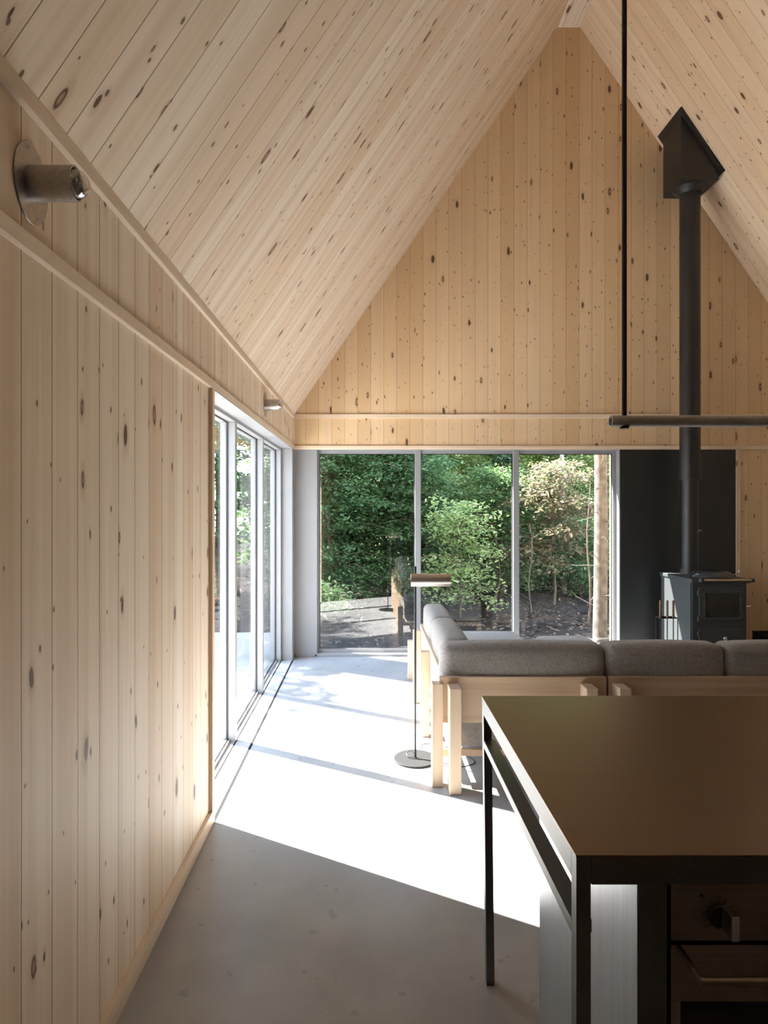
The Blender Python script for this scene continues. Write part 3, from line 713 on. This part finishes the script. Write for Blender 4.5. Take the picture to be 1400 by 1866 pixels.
def broadleaf(name, x, y, h, rad, zlo, leafm, barkm, seed, label, nb=60, per=110, size=.045, trunk_r=.04, droop=.25, group=None, upto=None):
    """trunk, boughs, and leaves lying in flat sprays along each bough"""
    rng = np.random.default_rng(seed); z0 = ground_z(x, y)-.03
    t = thing(name, (x, y, z0), label, 'tree', group)
    bm = bmesh.new(); px = [Vector((x, y, z0))]
    for i in range(1, 9): px.append(Vector((x+rng.normal()*.02*i**.5, y+rng.normal()*.02*i**.5, z0+h*i/8)))
    for i in range(8): cyl(bm, px[i], px[i+1], trunk_r*(1-i/9), trunk_r*(1-(i+1)/9), 10, caps=False)
    C = []; N = []
    for k in range(nb):
        z = z0+zlo+(h-zlo)*rng.random()**.9; f = (z-z0)/h
        a = rng.random()*2*math.pi; L = rad*(1-.55*max(0, f-.3))*rng.uniform(.45, 1.1)
        s = Vector((x, y, z)); dirv = Vector((math.cos(a), math.sin(a), 0))
        end = s+dirv*L+Vector((0, 0, L*(.30-droop*rng.random()*2)))
        mid = (s+end)/2+Vector((0, 0, L*.12))
        if k % 2 == 0:
            cyl(bm, s, mid, .012, .008, 5, caps=False); cyl(bm, mid, end, .008, .003, 5, caps=False)
        u = rng.random(per)**.6
        P = np.array(s)[None]*(1-u[:, None])+np.array(end)[None]*u[:, None]
        P[:, 2] += L*.12*4*u*(1-u)*.5
        side = np.array((-dirv.y, dirv.x, 0)); wv = rng.normal(size=per)*(.10+.28*L*(u*(1.15-u))*1.6)
        P += side[None]*wv[:, None]; P[:, 2] += rng.normal(size=per)*.045-np.abs(wv)*droop*.6
        P += np.array(dirv)[None]*(rng.normal(size=per)*.07)[:, None]
        Nn = np.tile(np.array((0, 0, 1.0)), (per, 1))+rng.normal(size=(per, 3))*.42
        C.append(P); N.append(Nn)
    C = np.concatenate(C); N = np.concatenate(N)
    keep = (C[:, 2] > z0+.05) & ~((C[:, 0] > XO-.2) & (C[:, 1] < YB+.45))
    V, F = leaf_cloud(C[keep], N[keep], size, rng)
    obj('trunk', bm, barkm, t, smooth=True); mesh_np('foliage', V, F, leafm, t)
    return t
def conifer(x, y, h, rad, seed, label):
    rng = np.random.default_rng(seed); z0 = ground_z(x, y)-.03
    t = thing('spruce_tree', (x, y, z0), label, 'tree'); bm = bmesh.new()
    cyl(bm, (x, y, z0), (x, y, z0+h), .07, .01, 10, caps=False); C = []; N = []
    for k in range(150):
        f = rng.random()**1.1; z = z0+.35+(h-.4)*f; a = rng.random()*6.283; L = rad*(1-f*.85)*rng.uniform(.7, 1.1)
        dv = np.array((math.cos(a), math.sin(a), -.18)); per = 90; u = rng.random(per)
        P = np.array((x, y, z))[None]+dv[None]*(L*u)[:, None]; w = rng.normal(size=per)*.10*(1.15-u)
        P += np.array((-math.sin(a), math.cos(a), 0))[None]*w[:, None]; P[:, 2] += rng.normal(size=per)*.015-.05*u*u
        C.append(P); N.append(np.tile(np.array((0, 0, 1.)), (per, 1))+rng.normal(size=(per, 3))*.5)
        if k % 3 == 0: cyl(bm, (x, y, z), tuple(np.array((x, y, z))+dv*L*.9), .010, .003, 5, caps=False)
    V, F = leaf_cloud(np.concatenate(C), np.concatenate(N), .030, rng)
    obj('trunk', bm, 'bark_dark', t, smooth=True); mesh_np('foliage', V, F, 'needle', t)

def atpx(px, Y): return (px-672)*Y/1125
# trees seen through the gable window, left to right
broadleaf('maple_tree', atpx(600, 9.6), 9.6, 3.4, 1.35, .35, 'leaf_dark', 'bark_dark', 11, 'dark green maple filling the left window pane', nb=190, per=190, size=.034)
broadleaf('maple_tree', atpx(700, 10.6), 10.6, 3.5, 1.4, .3, 'leaf_dark', 'bark_dark', 12, 'shaded dark maple towards the right of the left window pane', nb=190, per=190, size=.034)
broadleaf('maple_tree', atpx(800, 11.4), 11.4, 3.5, 1.5, .2, 'leaf_light', 'bark_dark', 13, 'sunlit green maple behind the left half of the middle pane', nb=200, per=190, size=.034)
broadleaf('maple_tree', atpx(895, 12.2), 12.2, 3.7, 1.5, .3, 'leaf_light', 'bark_dark', 14, 'bright light green tree at the right top of the middle pane', nb=190, per=190, size=.034)
broadleaf('maple_tree', atpx(985, 13.2), 13.2, 3.8, 1.7, .3, 'leaf_light', 'bark_birch', 15, 'pale barked leafy tree far behind the right pane', nb=190, per=190, size=.034)
broadleaf('maple_tree', atpx(1075, 12.0), 12.0, 3.6, 1.5, .3, 'leaf_light', 'bark_birch', 16, 'light green tree behind the big trunk in the right pane', nb=190, per=190, size=.034)
broadleaf('maple_tree', atpx(1010, 9.6), 9.6, 2.2, 1.02, .55, 'leaf_turn', 'bark_dark', 17, 'young maple with yellow and pinkish turning leaves in the right pane', nb=44, per=110, size=.040, trunk_r=.022)
broadleaf('maple_sapling', atpx(840, 8.8), 8.8, 1.65, .70, .1, 'leaf_light', 'bark_dark', 18, 'low bright green sapling behind the sofa in the middle pane', nb=50, per=70, size=.034, trunk_r=.012)
broadleaf('maple_sapling', atpx(603, 8.0), 8.0, .62, .46, .2, 'leaf_light', 'bark_dark', 19, 'small pale green sapling low at the left edge of the left pane', nb=14, per=34, size=.036, trunk_r=.006)
broadleaf('maple_sapling', atpx(905, 10.0), 10.0, 2.2, .8, .25, 'leaf_mid', 'bark_dark', 20, 'mid green sapling beside the second window mullion', nb=60, per=90, size=.034, trunk_r=.015)
broadleaf('maple_sapling', atpx(775, 9.6), 9.6, 2.3, .8, .3, 'leaf_dark', 'bark_dark', 25, 'dark green sapling just right of the first window mullion', nb=64, per=90, size=.034, trunk_r=.015)
broadleaf('maple_sapling', atpx(640, 10.4), 10.4, 1.5, .8, .1, 'leaf_dark', 'bark_dark', 26, 'low dark green sapling under the maple in the left pane', nb=60, per=90, size=.032, trunk_r=.012)
broadleaf('maple_sapling', atpx(985, 11.6), 11.6, 1.6, .95, .1, 'leaf_dark', 'bark_dark', 27, 'low dark green sapling beneath the turning maple', nb=60, per=90, size=.034, trunk_r=.012)
broadleaf('maple_sapling', atpx(1060, 10.6), 10.6, 1.3, .75, .1, 'leaf_dark', 'bark_dark', 28, 'low dark green sapling left of the thick pale trunk', nb=50, per=90, size=.034, trunk_r=.012)
conifer(atpx(915, 10.8), 10.8, 3.4, .9, 21, 'spruce with drooping boughs in front of the light trees, middle pane')
conifer(atpx(690, 13.5), 13.5, 4.2, 1.3, 22, 'dark spruce deep in the wood behind the left pane')
conifer(atpx(1015, 15.5), 15.5, 4.4, 1.5, 23, 'dark spruce deep in the wood behind the right pane')
for i, (px, Y, h) in enumerate(((560, 14.5, 4.4), (640, 15.5, 4.5), (760, 15, 4.4), (850, 16, 4.6), (950, 17, 4.8), (1060, 16, 4.6), (1150, 14, 4.2))):
    broadleaf('forest_tree', atpx(px, Y), Y, h, 2.1, .05, 'leaf_mid' if i % 2 == 0 else 'leaf_light', 'bark_dark', 40+i, 'leafy tree in the rear row of the wood behind the window', nb=230, per=130, size=.075, trunk_r=.07, group='rear row of the wood')
# trees beside the patio, left of the house
for i, (x, y, h, r, zl, lm) in enumerate(((-6.6, 8.6, 7.5, 1.9, 2.2, 'leaf_dark'), (-4.2, 9.6, 7.0, 1.8, 1.8, 'leaf_mid'), (-2.6, 10.8, 6.0, 1.6, .8, 'leaf_dark'), (-7.5, 12.5, 7.0, 2.2, .8, 'leaf_mid'), (-10.5, 9.0, 6.0, 2.2, .5, 'leaf_mid'))):
    broadleaf('forest_tree', x, y, h, r, zl, lm, 'bark_dark', 60+i, 'leafy tree at the edge of the patio left of the house', nb=110, per=110, size=.06, trunk_r=.07, group='trees beside the patio')
# big pale trunk at the right of the window
bt = thing('bare_spruce', (2.70, 7.2, -.15), 'thick pale spruce trunk standing at the right edge of the window', 'tree')
bm = bmesh.new(); rr = random.Random(3); pts = [Vector((2.70+.012*math.sin(i*.9), 7.2+.01*math.cos(i*.7), -.15+i*.75)) for i in range(13)]
for i in range(12): cyl(bm, pts[i], pts[i+1], .082-.004*i, .082-.004*(i+1), 24, caps=False)
obj('trunk', bm, 'bark_pale', bt, smooth=True)
for k in range(26):
    z = rr.uniform(.2, 4); a = rr.uniform(-.5, 3.6)+math.pi*.9; L = rr.uniform(.10, .38); p = Vector((2.70, 7.2, z)); d_ = Vector((math.cos(a), math.sin(a), rr.uniform(-.3, .5)))
    q = p+d_*L; e = q+Vector((rr.uniform(-.08, .08), rr.uniform(-.08, .08), rr.uniform(-.06, .12)))
    bm = bmesh.new(); cyl(bm, p, q, .005, .003, 5); cyl(bm, q, e, .003, .0015, 4); obj('dead_twig', bm, 'bark_pale', bt)
for i, (px, Y, h, r, mt, lab) in enumerate(((1073, 8.2, 1.9, .016, 'bark_dark', 'thin dark stem left of the thick pale trunk'), (1026, 11.0, 6, .05, 'bark_birch', 'slim white birch stem high in the right pane'), (967, 8.8, 1.3, .012, 'bark_pale', 'thin grey stem low in the right pane'), (738, 10.2, 4, .025, 'bark_pale', 'slim pale stem beside the first window mullion'), (908, 9.3, 1.1, .012, 'bark_dark', 'thin dark stem just left of the second mullion'))):
    x = atpx(px, Y); z0 = ground_z(x, Y)-.03; b0 = bmesh.new(); p = [Vector((x+.03*math.sin(k*1.3+i), Y+.02*math.cos(k), z0+h*k/6)) for k in range(7)]
    for k in range(6): cyl(b0, p[k], p[k+1], r*(1-k/9), r*(1-(k+1)/9), 10, caps=False)
    for k in range(6):
        s = p[k]; a = rr.uniform(0, 6.28); cyl(b0, s, s+Vector((math.cos(a)*.25, math.sin(a)*.2, .15)), r*.3, r*.12, 5)
    o = obj('tree_stem', b0, mt, smooth=True, label=lab, category='tree')
rng = np.random.default_rng(5); n = 9000
C = np.stack([rng.uniform(-4, 8, n), rng.uniform(6.9, 14, n), np.zeros(n)], 1)
C[:, 2] = [ground_z(a, b)+.008 for a, b in C[:, :2]]
V, F = leaf_cloud(C, np.tile(np.array((0, 0, 1.)), (n, 1))+rng.normal(size=(n, 3))*.3, .035, rng, .15)
mesh_np('leaf_litter', V, F, 'litter', None, kind='stuff', label='dry fallen leaves scattered over the ground outside the window', category='leaves')
